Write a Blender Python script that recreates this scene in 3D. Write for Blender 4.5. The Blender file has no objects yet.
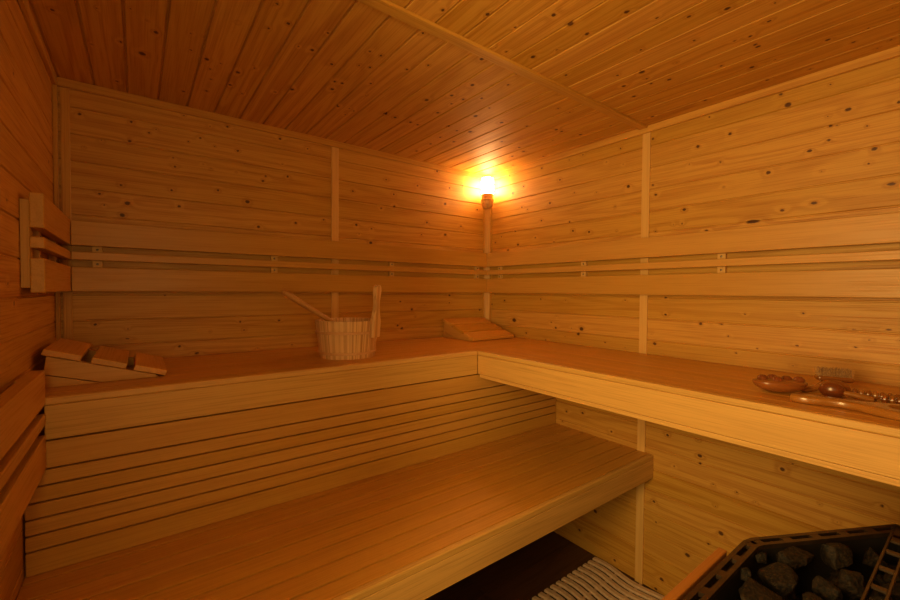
import bpy, bmesh, math, random
import numpy as np
from mathutils import Vector, Matrix, noise
random.seed(7)
PI = math.pi
C = bpy.context.scene.collection
SC = bpy.context.scene

# ------------------------------------------------------------------ room sizes (metres)
XB = 2.080; YA = 2.034; ZC = 2.0927; YN = -0.10          # right wall, back wall, ceiling, near wall
ZU = 1.0648; YF = 1.4555; XF = 1.4996                     # upper benches
ZL = 0.6148; YL = 0.914                                   # lower bench
BR = 0.0457; BZ = (1.3339, 1.4217, 1.4475, 1.4761, 1.4991, 1.5875)
KNOTS_BACK = [(0.071,1.981,4.9,1.2),(0.221,1.989,4.7,1.2),(0.277,1.96,4.1,1.2),(0.215,1.915,5.3,1.2),(0.132,1.898,2.5,1.2),(0.408,1.955,3,1.2),(0.451,1.979,4.5,1.2),(0.355,1.879,3.6,1.2),(0.361,1.843,4.3,1.2),(0.188,1.741,4.6,1.2),(0.124,1.699,4.5,1.2),(0.349,1.746,4.3,1.2),(0.207,1.674,7.4,1.2),(0.137,1.659,3.2,1.2),(0.19,1.627,7.3,1.2),(0.374,1.684,5.1,1.2),(0.393,2.058,3.7,1.2),(0.298,1.98,2.8,1.2),(0.082,1.863,2.5,1.2),(0.553,2.051,4.8,1.2),(0.487,2.037,3.1,1.2),(0.771,2.048,5.3,1.2),(0.899,2.029,3.8,1.2),(0.504,1.957,3.1,1.2),(0.593,1.956,4.9,1.2),(0.46,1.873,3.1,1.2),(0.489,1.859,3.1,1.2),(0.586,1.862,2.4,1.2),(0.708,1.864,4.3,1.2),(0.696,1.84,5.2,1.2),(0.805,1.879,5.4,1.2),(0.515,1.771,4.7,1.2),(0.631,1.737,7.5,1.2),(0.677,1.63,6,1.2),(0.842,1.664,5.5,1.2),(0.979,1.694,3.9,1.2),(0.782,1.933,2.7,1.2),(1.668,2.057,6.4,1.2),(1.328,1.951,4.5,1.2),(1.133,1.86,5.2,1.2),(1.375,1.878,4.6,1.2),(1.379,1.812,5.8,1.2),(1.531,1.95,4.9,1.2),(1.762,1.972,5.3,1.2),(1.729,1.871,7.9,1.2),(1.597,1.745,6.3,1.2),(1.854,1.748,5.5,1.2),(1.153,1.687,6.3,1.2),(1.24,1.675,4.4,1.2),(1.168,1.641,3.2,1.2),(1.732,1.685,7.9,1.2),(1.236,1.598,7.7,1.2),(1.56,1.67,3.7,1.2),(1.298,1.791,4.5,1.2),(1.575,1.855,3.7,1.2),(1.987,1.868,5.8,1.2),(1.864,2.004,4.1,1.2),(0.107,1.21,4.7,1.2),(0.203,1.188,3.6,1.2),(0.201,1.151,3.4,2.3),(0.371,1.108,4.9,1.2),(0.432,1.074,4.7,1.9),(0.323,1.318,1.9,1.2),(0.483,1.163,3.1,1.2),(0.599,1.2,4.4,1.2),(0.615,1.163,3.9,1.2),(0.765,1.199,4.8,1.2),(0.67,1.075,2.3,1.2),(0.824,1.082,3.1,1.2),(1.42,1.281,4.7,1.2),(1.496,1.236,6.5,1.2),(1.768,1.316,6.3,1.2),(1.767,1.269,4.5,1.2),(1.521,1.19,3.3,1.2),(1.403,1.147,5.5,1.2),(1.432,1.129,6.4,1.2),(2.016,1.22,5.9,1.2),(1.583,1.261,2.5,1.2)]
KNOTS_RIGHT = [(1.959,1.327,4,1.2),(1.871,1.285,5.8,1.2),(1.986,1.257,5.1,1.2),(1.786,1.167,12.2,1.2),(1.686,1.096,5.4,1.2),(1.1,2.03,4.2,1.2),(1.582,2.047,5.4,1.2),(1.72,1.971,5.8,1.2),(1.809,1.946,6.1,1.2),(1.454,1.954,5.1,1.2),(1.52,1.839,6.3,1.2),(1.359,1.867,3.9,1.2),(1.227,1.844,3.6,1.2),(1.057,1.842,7.3,1.2),(1.123,1.758,4.2,1.2),(1.58,1.749,5.5,1.2),(1.387,1.717,4.9,1.2),(1.364,1.667,5.9,1.2),(1.266,1.651,5.5,1.2),(1.96,1.657,5.2,1.2),(1.761,1.627,7.2,1.2),(1.845,1.6,6.2,1.2),(1.489,1.62,4.2,1.2),(1.732,1.849,4.7,1.2),(1.687,1.828,3.5,1.2),(1.624,1.656,4.5,1.2),(1.174,1.983,3.5,1.2),(1.085,1.952,3.3,1.2),(1.904,1.689,3.8,1.2),(1.309,2.053,3.8,1.2),(1.394,2.047,3,1.2),(1.839,2.061,4.9,1.2),(1.113,1.637,2.5,1.2),(1.787,1.711,4.8,1.2),(0.641,1.964,5.7,1.2),(0.757,1.946,6.2,1.2),(0.944,2.031,5.2,1.2),(0.672,1.862,4.4,1.2),(0.789,1.881,2.4,1.2),(0.941,1.825,4.4,1.2),(0.927,1.779,5.2,1.2),(0.515,1.786,6.5,1.2),(0.805,1.695,6.4,1.2),(0.813,1.637,4,1.2),(0.848,1.637,2.5,1.2),(0.718,1.598,3.5,1.9),(0.659,1.761,2.9,1.2),(0.716,2.053,3,1.2),(0.925,1.617,2.6,1.2),(0.56,1.613,6.9,3),(0.44,2.078,10.3,1.2),(0.463,2.013,8.4,1.2),(0.484,2.057,5,1.2),(0.306,1.943,5.7,1.5),(0.354,1.937,2.6,1.2),(0.351,2.041,1.9,1.2),(0.351,1.857,4.4,1.4),(0.4,1.835,5.3,1.4),(0.243,1.8,6.4,1.2),(0.254,1.757,3.5,1.2),(0.203,1.682,5.3,2),(0.366,1.758,3.2,1.5),(0.384,1.654,5.4,1.7),(0.471,1.642,4.9,1.4),(0.261,1.876,2.4,1.2),(0.193,1.927,4.4,1.2),(1.578,1.301,4.7,1.2),(1.405,1.297,3.6,1.2),(1.063,1.306,3.6,1.2),(1.464,1.207,3,1.2),(1.469,1.144,6,1.2),(1.365,1.148,2.8,1.2),(1.303,1.151,9.6,1.2),(1.322,1.122,6.9,1.2),(1.685,1.096,5,1.2),(1.405,1.102,2.9,1.2),(1.165,1.095,3.8,1.2),(1.06,1.08,3.6,1.2),(0.935,1.158,2.7,1.2),(0.919,1.115,6.5,1.2),(1.538,1.069,3.9,1.2),(1.501,1.172,3.5,1.9),(0.876,1.322,4.5,1.2),(0.874,1.247,5.1,1.2),(0.732,1.217,5.6,1.2),(0.631,1.176,3.8,1.2),(0.604,1.113,3.7,1.2),(0.535,1.138,3.1,1.2),(0.577,1.265,3.2,1.2),(0.657,1.22,2.9,2.5),(0.405,1.276,3.6,1.2),(0.419,1.162,4,1.2),(0.24,1.2,1.8,1.7),(0.271,1.173,1.9,1.7),(0.199,1.236,2.2,2.8),(0.276,1.231,2,2.3),(0.43,1.09,2,1.2),(0.855,0.719,4.7,1.2),(0.731,0.733,3.6,1.2),(0.724,0.672,7.2,1.2),(0.723,0.64,4.3,1.2),(0.825,0.594,3.9,1.2),(0.451,0.712,6.5,1.2),(0.672,0.572,3.5,1.2),(0.591,0.573,3.3,1.2),(0.528,0.56,3.1,1.2),(0.663,0.486,3.5,1.2),(0.909,0.404,5.7,1.2),(0.898,0.315,4.1,1.2),(0.641,0.388,8.2,1.2),(0.685,0.323,4.9,1.2),(0.764,0.236,8.2,1.2),(0.424,0.741,2.3,1.2),(0.347,0.629,3.1,1.2),(0.303,0.588,3,1.2),(0.424,0.741,2.1,1.2),(1.205,0.231,8.2,1.2),(1.297,0.09,6.8,1.2),(1.094,0.037,6,1.2),(0.868,0.071,7.5,1.2),(0.893,0.014,6.1,1.2),(1.288,0.713,6.1,1.2),(1.389,0.697,5.6,1.2),(1.123,0.661,4.8,1.2),(0.856,0.721,4.7,1.2)]
KNOTS_CEILING = [(0.059,1.548,5.4,1.2),(0.253,1.657,9.3,1.2),(0.284,1.496,6.4,1.2),(0.226,1.413,3,1.2),(0.264,1.446,3.3,1.2),(0.181,1.933,5.4,1.2),(0.2,1.619,4.6,1.2),(0.128,1.69,3.7,1.2),(0.155,1.465,2.3,1.2),(0.366,1.439,3.8,1.2),(0.374,1.538,4.2,1.2),(0.38,1.875,5.6,1.2),(0.421,1.567,7,1.2),(0.438,1.63,3.9,1.2),(0.45,1.706,4.2,1.2),(0.449,1.817,5.6,1.2),(0.517,1.595,6.5,1.2),(0.511,1.71,5.9,1.2),(0.541,1.274,3.7,1.2),(0.532,1.152,4.3,1.2),(0.579,1.217,5.3,1.2),(0.556,1.53,3.9,1.2),(0.702,1.605,6.4,1.2),(0.657,1.666,4.3,1.2),(0.56,1.757,4,1.2),(0.463,1.301,2.5,1.2),(0.461,1.568,2.9,1.2),(0.397,1.435,2.6,1.2),(0.676,1.305,5.7,1.2),(0.683,1.191,3.9,1.2),(0.754,1.346,5.6,1.2),(0.806,1.45,5.3,1.2),(0.831,1.445,5.3,1.2),(0.82,1.511,6.7,1.2),(0.821,1.201,4.3,1.2),(0.86,1.201,4.4,1.2),(0.829,1.296,3.8,1.2),(0.863,1.286,4.8,1.2),(0.702,1.604,6.7,1.2),(0.914,1.383,4.3,1.2),(1.079,1.581,8.1,1.2),(1.129,1.587,7,1.2),(0.94,1.477,3.5,1.2),(0.893,1.636,5.1,1.2),(0.948,1.694,4.1,1.2),(0.939,1.628,3.9,1.2),(0.961,1.637,4,1.2),(0.635,1.312,3.3,1.2),(0.901,1.022,4.3,1.2),(0.968,1.221,4.5,1.2),(1.01,1.155,4.4,1.2),(0.86,1.199,4.1,1.2),(1.126,1.018,6.7,1.2),(1.146,1.367,7.9,1.2),(1.079,1.58,8.9,1.2),(1.131,1.587,6.6,1.2),(1.201,1.276,6.5,1.2),(1.209,1.165,6,1.2),(1.255,1.274,5.6,1.2),(1.306,1.223,5.6,1.2),(1.242,1.333,4.7,1.2),(1.248,1.435,6.3,1.2),(1.209,1.59,6.8,1.2),(1.249,1.594,5.6,1.2),(1.431,1.54,5.9,1.2),(1.419,1.655,6.3,1.2),(1.367,1.523,7.1,1.2),(1.529,1.343,8.2,1.2),(1.488,1.511,8.9,1.2),(1.435,1.896,7.2,1.2),(1.434,1.761,6.7,1.2),(1.508,1.662,6.6,1.2),(1.312,1.085,5,1.2),(1.388,1.268,4.8,1.2),(1.28,1.012,4.6,1.2),(1.394,1.362,9,1.2),(1.421,0.914,4.5,1.2),(1.563,0.807,5,1.2),(1.65,0.835,6.4,1.2),(1.754,0.854,6.7,1.2),(1.518,1.008,5.1,1.2),(1.529,1.344,7.6,1.2),(1.612,1.098,4.8,1.2),(1.678,1.091,4,1.2),(1.648,1.302,5.6,1.2),(1.786,1.247,7,1.2),(1.822,1.243,7.1,1.2),(1.825,1.517,6.9,1.2),(1.889,1.545,7.2,1.2),(1.695,1.512,6.5,1.2),(1.899,1.638,7.6,1.2),(1.924,1.214,7.3,1.2),(1.27,1.127,4,1.2),(1.313,1.085,4,1.2),(1.307,1.224,3.6,1.2),(2.021,1.752,6.8,1.2),(1.882,1.344,3.9,1.2),(1.943,1.068,5.6,1.2),(2.033,1.532,6.1,1.2),(0.89,0.907,4.9,1.2),(0.995,0.847,5.6,1.2),(1.138,0.74,6,1.2),(1.274,0.839,2.7,1.2),(1.246,0.909,7,1.2),(1.159,0.941,4.1,1.2),(1.116,0.946,3.3,1.2),(1.095,0.84,4.1,1.2),(1.211,1.166,6.8,1.2),(1.206,0.736,7.7,1.2),(1.28,0.734,6.2,1.2),(1.282,0.613,6.2,1.2),(1.37,0.576,4,1.2),(1.432,0.52,5.1,1.2),(1.478,0.445,6.4,1.2),(1.558,0.559,4.8,1.2),(1.479,0.68,4.1,1.2),(1.607,0.745,8.6,1.2),(1.731,0.712,6.6,1.2),(1.775,0.566,4.5,1.2),(1.276,0.839,3.4,1.2),(1.423,0.916,4.1,1.2),(1.71,0.765,5.1,1.2),(2.002,0.702,5.8,1.2),(1.991,0.904,6.7,1.2),(1.641,0.647,3.1,1.2),(1.405,0.68,2.6,1.2),(1.663,0.757,4.4,1.2),(1.435,0.587,2.4,1.2),(1.551,0.362,3.6,1.2),(1.626,0.395,4.8,1.2),(1.743,0.455,6.2,1.2),(1.864,0.507,6.7,1.2),(1.87,0.446,3.2,1.2),(1.939,0.275,4.9,1.2),(1.816,0.183,3.4,1.2),(2.009,0.205,4.1,1.2),(2.037,0.238,3.6,1.2),(2.005,0.504,4.9,1.2),(1.654,0.486,3.5,1.2),(2.03,0.394,3.7,1.2)]
# ------------------------------------------------------------------ materials
def new_mat(name):
    m = bpy.data.materials.new(name); m.use_nodes = True
    nt = m.node_tree; nt.nodes.clear()
    out = nt.nodes.new('ShaderNodeOutputMaterial')
    return m, nt, out

def mth(nt, op, a, b=None, c=None, clamp=False):
    n = nt.nodes.new('ShaderNodeMath'); n.operation = op; n.use_clamp = clamp
    for i, v in enumerate((a, b, c)):
        if v is None: continue
        if isinstance(v, (int, float)): n.inputs[i].default_value = v
        else: nt.links.new(v, n.inputs[i])
    return n.outputs[0]

def mixc(nt, fac, a, b, mode='MIX'):
    n = nt.nodes.new('ShaderNodeMix'); n.data_type = 'RGBA'; n.blend_type = mode
    if isinstance(fac, (int, float)): n.inputs[0].default_value = fac
    else: nt.links.new(fac, n.inputs[0])
    for i, v in ((6, a), (7, b)):
        if isinstance(v, tuple): n.inputs[i].default_value = (*v, 1)
        else: nt.links.new(v, n.inputs[i])
    return n.outputs[2]

def smooth(nt, v, a, b):
    n = nt.nodes.new('ShaderNodeMapRange'); n.interpolation_type = 'SMOOTHSTEP'
    nt.links.new(v, n.inputs[0]); n.inputs[1].default_value = a; n.inputs[2].default_value = b
    return n.outputs[0]

def wood(name, light, dark, ring=9.0, across=11.0, along=0.9, contrast=.6, rough=.42, fibre=.35, vary=.18, knots=False, coat=0.0, spec=.4, fscale=260.0):
    m, nt, out = new_mat(name)
    at = nt.nodes.new('ShaderNodeAttribute'); at.attribute_name = 'wc'
    pr = nt.nodes.new('ShaderNodeAttribute'); pr.attribute_name = 'pr'
    sp = nt.nodes.new('ShaderNodeSeparateXYZ'); nt.links.new(at.outputs['Vector'], sp.inputs[0])
    def vec(a, b):
        n = nt.nodes.new('ShaderNodeCombineXYZ')
        nt.links.new(mth(nt, 'MULTIPLY', sp.outputs[0], a), n.inputs[0])
        nt.links.new(mth(nt, 'MULTIPLY', sp.outputs[1], b), n.inputs[1])
        nt.links.new(mth(nt, 'MULTIPLY', sp.outputs[2], b), n.inputs[2])
        return n.outputs[0]
    def nz(v, detail=2.0, rgh=.5):
        n = nt.nodes.new('ShaderNodeTexNoise'); n.inputs['Scale'].default_value = 1
        n.inputs['Detail'].default_value = detail; n.inputs['Roughness'].default_value = rgh
        nt.links.new(v, n.inputs['Vector']); return n.outputs['Fac']
    base = nz(vec(along, across), 1.5)
    if knots:
        kd = nt.nodes.new('ShaderNodeAttribute'); kd.attribute_name = 'kd'
        k = kd.outputs['Fac']
        wob = nz(vec(90, 120), 1.0)
        k = mth(nt, 'ADD', k, mth(nt, 'MULTIPLY', mth(nt, 'SUBTRACT', wob, .5), .5))
        warp = mth(nt, 'POWER', 2.718, mth(nt, 'MULTIPLY', k, -.75))
        base = mth(nt, 'ADD', base, mth(nt, 'MULTIPLY', warp, .26))
    s = mth(nt, 'SINE', mth(nt, 'MULTIPLY', base, ring * 2 * PI))
    s = smooth(nt, s, -.35, 1.0)
    broad = nz(vec(.5, 5), 1.0)
    s = mth(nt, 'MULTIPLY', s, mth(nt, 'ADD', mth(nt, 'MULTIPLY', broad, 1.3), -.15, clamp=True))
    f = nz(vec(5, fscale), 2.0)
    f = smooth(nt, f, .42, .75)
    fac = mth(nt, 'ADD', mth(nt, 'MULTIPLY', s, contrast), mth(nt, 'MULTIPLY', f, fibre), clamp=True)
    col = mixc(nt, fac, light, dark)
    hv = nt.nodes.new('ShaderNodeHueSaturation')
    p = mth(nt, 'SUBTRACT', pr.outputs['Fac'], .5)
    nt.links.new(mth(nt, 'ADD', mth(nt, 'MULTIPLY', p, vary), mth(nt, 'ADD', .93, mth(nt, 'MULTIPLY', broad, .14))), hv.inputs['Value'])
    nt.links.new(mth(nt, 'ADD', mth(nt, 'MULTIPLY', p, -.003), .5), hv.inputs['Hue'])
    nt.links.new(mth(nt, 'ADD', mth(nt, 'MULTIPLY', p, -.04), 1.0), hv.inputs['Saturation'])
    nt.links.new(col, hv.inputs['Color']); col = hv.outputs[0]
    h = mth(nt, 'MULTIPLY', fac, -1.0)
    if knots:
        halo = mth(nt, 'SUBTRACT', 1.0, smooth(nt, k, 1.0, 2.6))
        col = mixc(nt, mth(nt, 'MULTIPLY', halo, .22), col, (.47, .19, .035))
        core = mth(nt, 'SUBTRACT', 1.0, smooth(nt, k, .65, 1.15))
        col = mixc(nt, mth(nt, 'MULTIPLY', core, .93), col, (.075, .022, .009))
        h = mth(nt, 'ADD', h, mth(nt, 'MULTIPLY', core, -1.5))
    b = nt.nodes.new('ShaderNodeBump'); b.inputs['Strength'].default_value = .10; b.inputs['Distance'].default_value = .002
    nt.links.new(h, b.inputs['Height'])
    bs = nt.nodes.new('ShaderNodeBsdfPrincipled')
    nt.links.new(col, bs.inputs['Base Color']); nt.links.new(b.outputs[0], bs.inputs['Normal'])
    nt.links.new(mth(nt, 'ADD', rough, mth(nt, 'MULTIPLY', f, .12)), bs.inputs['Roughness'])
    bs.inputs['Specular IOR Level'].default_value = spec
    bs.inputs['Coat Weight'].default_value = coat; bs.inputs['Coat Roughness'].default_value = .12
    nt.links.new(bs.outputs[0], out.inputs[0])
    return m

def plain(name, col, rough=.5, metal=0.0, nscale=0, ncol=None, bump=0.0, spec=.5):
    m, nt, out = new_mat(name)
    bs = nt.nodes.new('ShaderNodeBsdfPrincipled')
    bs.inputs['Roughness'].default_value = rough; bs.inputs['Metallic'].default_value = metal
    bs.inputs['Specular IOR Level'].default_value = spec
    bs.inputs['Base Color'].default_value = (*col, 1)
    tc = nt.nodes.new('ShaderNodeTexCoord')
    n = nt.nodes.new('ShaderNodeTexNoise'); n.inputs['Scale'].default_value = nscale or 20; n.inputs['Detail'].default_value = 5
    nt.links.new(tc.outputs['Object'], n.inputs['Vector'])
    nt.links.new(mixc(nt, smooth(nt, n.outputs['Fac'], .35, .7), col, ncol or tuple(c * .85 for c in col)), bs.inputs['Base Color'])
    if bump:
        b = nt.nodes.new('ShaderNodeBump'); b.inputs['Strength'].default_value = bump; b.inputs['Distance'].default_value = .004
        nt.links.new(n.outputs['Fac'], b.inputs['Height']); nt.links.new(b.outputs[0], bs.inputs['Normal'])
    nt.links.new(bs.outputs[0], out.inputs[0])
    return m

PINE = wood('pine_panelling', (.62, .34, .062), (.44, .19, .026), ring=9, across=9, along=.5, contrast=.70, rough=.46, knots=True, vary=.14, fibre=.60)
CEIL = wood('ceiling_pine', (.64, .34, .060), (.44, .185, .025), ring=9, across=9, along=.5, contrast=.70, rough=.58, knots=True, vary=.14, fibre=.5, spec=.2)
POST = wood('pale_pine_trim', (.74, .46, .15), (.60, .32, .085), ring=6, across=20, along=.6, contrast=.4, rough=.42, vary=.08, knots=True)
BENCH = wood('bench_wood', (.61, .33, .068), (.43, .195, .030), ring=5, across=14, along=.5, contrast=.35, fibre=.38, rough=.38, vary=.10)
SEAT = wood('bench_seat_wood', (.64, .32, .050), (.46, .20, .025), ring=5, across=14, along=.5, contrast=.4, fibre=.42, rough=.34, vary=.12)
FACE = wood('bench_fascia_wood', (.70, .415, .115), (.48, .25, .058), ring=6, across=16, along=.5, contrast=.35, fibre=.55, rough=.42, vary=.10, fscale=330)  # whiter front light is mixed into this paler fascia colour
BUCKET = wood('bucket_pine', (.84, .55, .25), (.50, .23, .07), ring=4, across=38, along=.12, contrast=1.3, fibre=.15, rough=.38, vary=.12)
HOOP = wood('hoop_wood', (.72, .40, .17), (.60, .30, .11), ring=3, across=20, rough=.4, contrast=.3, vary=.05)
LADLE = wood('ladle_wood', (.58, .30, .09), (.46, .21, .055), ring=4, across=20, rough=.45, contrast=.3, vary=.05)
TOOL = wood('varnished_wood', (.31, .105, .020), (.15, .043, .008), ring=6, across=25, along=3, contrast=.8, fibre=.2, rough=.25, coat=.6, vary=.2)
TOOL2 = wood('dark_varnished_wood', (.22, .06, .018), (.10, .028, .009), ring=6, across=25, along=3, contrast=.7, fibre=.2, rough=.25, coat=.6, vary=.2)
TOOL3 = wood('honey_varnished_wood', (.40, .165, .034), (.22, .075, .015), ring=5, across=22, along=2, contrast=.7, fibre=.2, rough=.25, coat=.6, vary=.2)
GUARD = wood('guard_wood', (.40, .165, .035), (.30, .11, .022), ring=4, across=18, rough=.4, contrast=.4, vary=.05)
FLOORM = wood('dark_floor_boards', (.105, .050, .026), (.055, .026, .014), ring=6, across=12, along=1.2, contrast=.7, rough=.42, vary=.35, fibre=.5)
MAT = plain('mat_plastic', (.70, .52, .38), .5, 0, 60, (.60, .43, .30))
METAL = plain('heater_metal', (.10, .065, .04), .42, .8, 30, (.07, .045, .03), .03)
DARKM = plain('heater_dark_metal', (.035, .03, .028), .5, .6, 30)
STONE = plain('heater_stone', (.0045, .0036, .0030), .7, 0, 160, (.026, .016, .009), .9, .25)
SCREW = plain('screw_steel', (.25, .2, .15), .35, .9)
BRISTLE = plain('bristle_fibre', (.46, .22, .045), .6, 0, 300, (.16, .07, .015))
CAST = plain('lamp_wood_cup', (.72, .45, .18), .4, 0, 40, (.50, .25, .09))

def glass_mat():
    m, nt, out = new_mat('door_glass')
    t = nt.nodes.new('ShaderNodeBsdfTransparent'); t.inputs[0].default_value = (.92, .9, .86, 1)
    g = nt.nodes.new('ShaderNodeBsdfGlossy'); g.inputs['Roughness'].default_value = .02
    f = nt.nodes.new('ShaderNodeFresnel'); f.inputs[0].default_value = 1.45
    mx = nt.nodes.new('ShaderNodeMixShader'); nt.links.new(f.outputs[0], mx.inputs[0])
    nt.links.new(t.outputs[0], mx.inputs[1]); nt.links.new(g.outputs[0], mx.inputs[2]); nt.links.new(mx.outputs[0], out.inputs[0])
    return m
GLASS = glass_mat()
def water_mat():
    m, nt, out = new_mat('water')
    bs = nt.nodes.new('ShaderNodeBsdfPrincipled'); bs.inputs['Base Color'].default_value = (.8, .7, .55, 1)
    bs.inputs['Roughness'].default_value = .03; bs.inputs['IOR'].default_value = 1.33; bs.inputs['Transmission Weight'].default_value = .8
    n = nt.nodes.new('ShaderNodeTexNoise'); n.inputs['Scale'].default_value = 12
    b = nt.nodes.new('ShaderNodeBump'); b.inputs['Strength'].default_value = .05
    nt.links.new(n.outputs['Fac'], b.inputs['Height']); nt.links.new(b.outputs[0], bs.inputs['Normal'])
    nt.links.new(bs.outputs[0], out.inputs[0]); return m
WATER = water_mat()
def lamp_mat():
    m, nt, out = new_mat('lamp_glass_lit')
    e = nt.nodes.new('ShaderNodeEmission'); e.inputs[0].default_value = (*LAMP_COL, 1); e.inputs[1].default_value = LAMP_STR
    nt.links.new(e.outputs[0], out.inputs[0]); return m

# ------------------------------------------------------------------ mesh collector
class MB:
    """collects shapes of ONE mesh with grain coordinates (wc), a random number per board (pr) and a knot distance (kd)"""
    def __init__(s): s.v = []; s.f = []; s.wc = []; s.pr = []; s.kd = []; s.sm = []
    def add(s, verts, faces, wc, pr=None, kd=None, sm=False):
        o = len(s.v); n = len(verts)
        s.v += [tuple(v) for v in verts]; s.f += [tuple(i + o for i in f) for f in faces]
        s.wc += [tuple(w) for w in wc]
        s.pr += [random.random() if pr is None else pr] * n
        s.kd += list(kd) if kd is not None else [6.0] * n
        s.sm += [sm] * len(faces)
    def from_bm(s, bm, axis='x', M=None, sm=False, knots=None, off=None):
        """axis = the grain direction, in the shape's own frame before M"""
        bm.verts.ensure_lookup_table(); bm.verts.index_update()
        off = off or (random.uniform(0, 40), random.uniform(0, 9), random.uniform(0, 9))
        P = [v.co.copy() for v in bm.verts]
        i = 'xyz'.index(axis); a, b = [(1, 2), (0, 2), (0, 1)][i]
        wc = [(p[i] + off[0], p[a] + off[1], p[b] + off[2]) for p in P]
        kd = None
        if knots:
            kd = []
            for p in P:
                d = 6.0
                for (u, v, r) in knots: d = min(d, math.hypot((p[i] - u) / 1.2, p[a] - v) / r)
                kd.append(d)
        if M is not None: P = [M @ p for p in P]
        s.add(P, [[v.index for v in f.verts] for f in bm.faces], wc, None, kd, sm)
        bm.free()
    def box(s, x0, x1, y0, y1, z0, z1, axis='x', bev=.0015, seg=1, M=None, knots=None, cuts=0):
        bm = bmesh.new(); bmesh.ops.create_cube(bm, size=1)
        for v in bm.verts: v.co = Vector(((x0 + x1) / 2 + v.co.x * (x1 - x0), (y0 + y1) / 2 + v.co.y * (y1 - y0), (z0 + z1) / 2 + v.co.z * (z1 - z0)))
        b = min(bev, .45 * min(x1 - x0, y1 - y0, z1 - z0))
        if b > 0: bmesh.ops.bevel(bm, geom=bm.edges[:], offset=b, segments=seg, profile=.5, affect='EDGES')
        s.from_bm(bm, axis, M, False, knots)
    def prism(s, pts, d0, d1, plane='xz', axis='x', bev=.0015, M=None):
        """outline pts in a plane pulled from d0 to d1 along the third axis"""
        bm = bmesh.new()
        def co(p, d): return {'xz': (p[0], d, p[1]), 'xy': (p[0], p[1], d), 'yz': (d, p[0], p[1])}[plane]
        a = [bm.verts.new(co(p, d0)) for p in pts]; b = [bm.verts.new(co(p, d1)) for p in pts]
        bm.faces.new(a); bm.faces.new(b[::-1])
        for i in range(len(pts)):
            j = (i + 1) % len(pts); bm.faces.new((a[j], a[i], b[i], b[j]))
        bmesh.ops.recalc_face_normals(bm, faces=bm.faces[:])
        if bev: bmesh.ops.bevel(bm, geom=bm.edges[:], offset=bev, segments=2, profile=.5, affect='EDGES')
        s.from_bm(bm, axis, M)
    def lathe(s, prof, n=48, M=None, axis='z', closed=False):
        """prof = [(r, z)...]"""
        bm = bmesh.new(); rings = []
        for r, z in prof:
            if r < 1e-6: rings.append([bm.verts.new((0, 0, z))])
            else: rings.append([bm.verts.new((r * math.cos(2 * PI * i / n), r * math.sin(2 * PI * i / n), z)) for i in range(n)])
        for A_, B_ in zip(rings, rings[1:]):
            for i in range(n):
                j = (i + 1) % n
                if len(A_) == 1 and len(B_) == 1: continue
                if len(A_) == 1: bm.faces.new((A_[0], B_[j], B_[i]))
                elif len(B_) == 1: bm.faces.new((A_[i], A_[j], B_[0]))
                else: bm.faces.new((A_[i], A_[j], B_[j], B_[i]))
        bmesh.ops.recalc_face_normals(bm, faces=bm.faces[:])
        s.from_bm(bm, axis, M, True)
    def tube(s, pts, rad, n=12, axis='x', flat=1.0, M=None):
        """swept round (or flattened) bar through pts; rad a number or list"""
        bm = bmesh.new(); rings = []; P = [Vector(p) for p in pts]
        R_ = rad if isinstance(rad, (list, tuple)) else [rad] * len(P)
        for k, p in enumerate(P):
            t = (P[min(k + 1, len(P) - 1)] - P[max(k - 1, 0)]).normalized()
            up = Vector((0, 0, 1)) if abs(t.z) < .95 else Vector((0, 1, 0))
            a = t.cross(up).normalized(); b = a.cross(t).normalized()
            rings.append([bm.verts.new(p + a * math.cos(2 * PI * i / n) * R_[k] + b * math.sin(2 * PI * i / n) * R_[k] * flat) for i in range(n)])
        for A_, B_ in zip(rings, rings[1:]):
            for i in range(n): j = (i + 1) % n; bm.faces.new((A_[i], A_[j], B_[j], B_[i]))
        bm.faces.new(rings[0][::-1]); bm.faces.new(rings[-1])
        bmesh.ops.recalc_face_normals(bm, faces=bm.faces[:])
        s.from_bm(bm, axis, M, True)
    def build(s, name, mat, parent=None, auto=False):
        me = bpy.data.meshes.new(name); me.from_pydata(s.v, [], s.f); me.materials.append(mat)
        a = me.attributes.new('wc', 'FLOAT_VECTOR', 'POINT'); a.data.foreach_set('vector', np.array(s.wc, dtype=np.float32).ravel())
        for nm, dt in (('pr', s.pr), ('kd', s.kd)):
            a = me.attributes.new(nm, 'FLOAT', 'POINT'); a.data.foreach_set('value', np.array(dt, dtype=np.float32))
        me.polygons.foreach_set('use_smooth', s.sm)
        me.update()
        if any(s.sm): me.set_sharp_from_angle(angle=math.radians(38))
        o = bpy.data.objects.new(name, me); C.objects.link(o)
        if parent: o.parent = parent
        return o

def tag(o, label, cat, group=None):
    o['label'] = label; o['category'] = cat
    if group: o['group'] = group
    return o
def thing(name, label, cat, loc=(0, 0, 0), group=None):
    o = bpy.data.objects.new(name, None); C.objects.link(o); o.location = loc; o.empty_display_size = .1
    return tag(o, label, cat, group)
def struct(o): o['kind'] = 'structure'; return o

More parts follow.
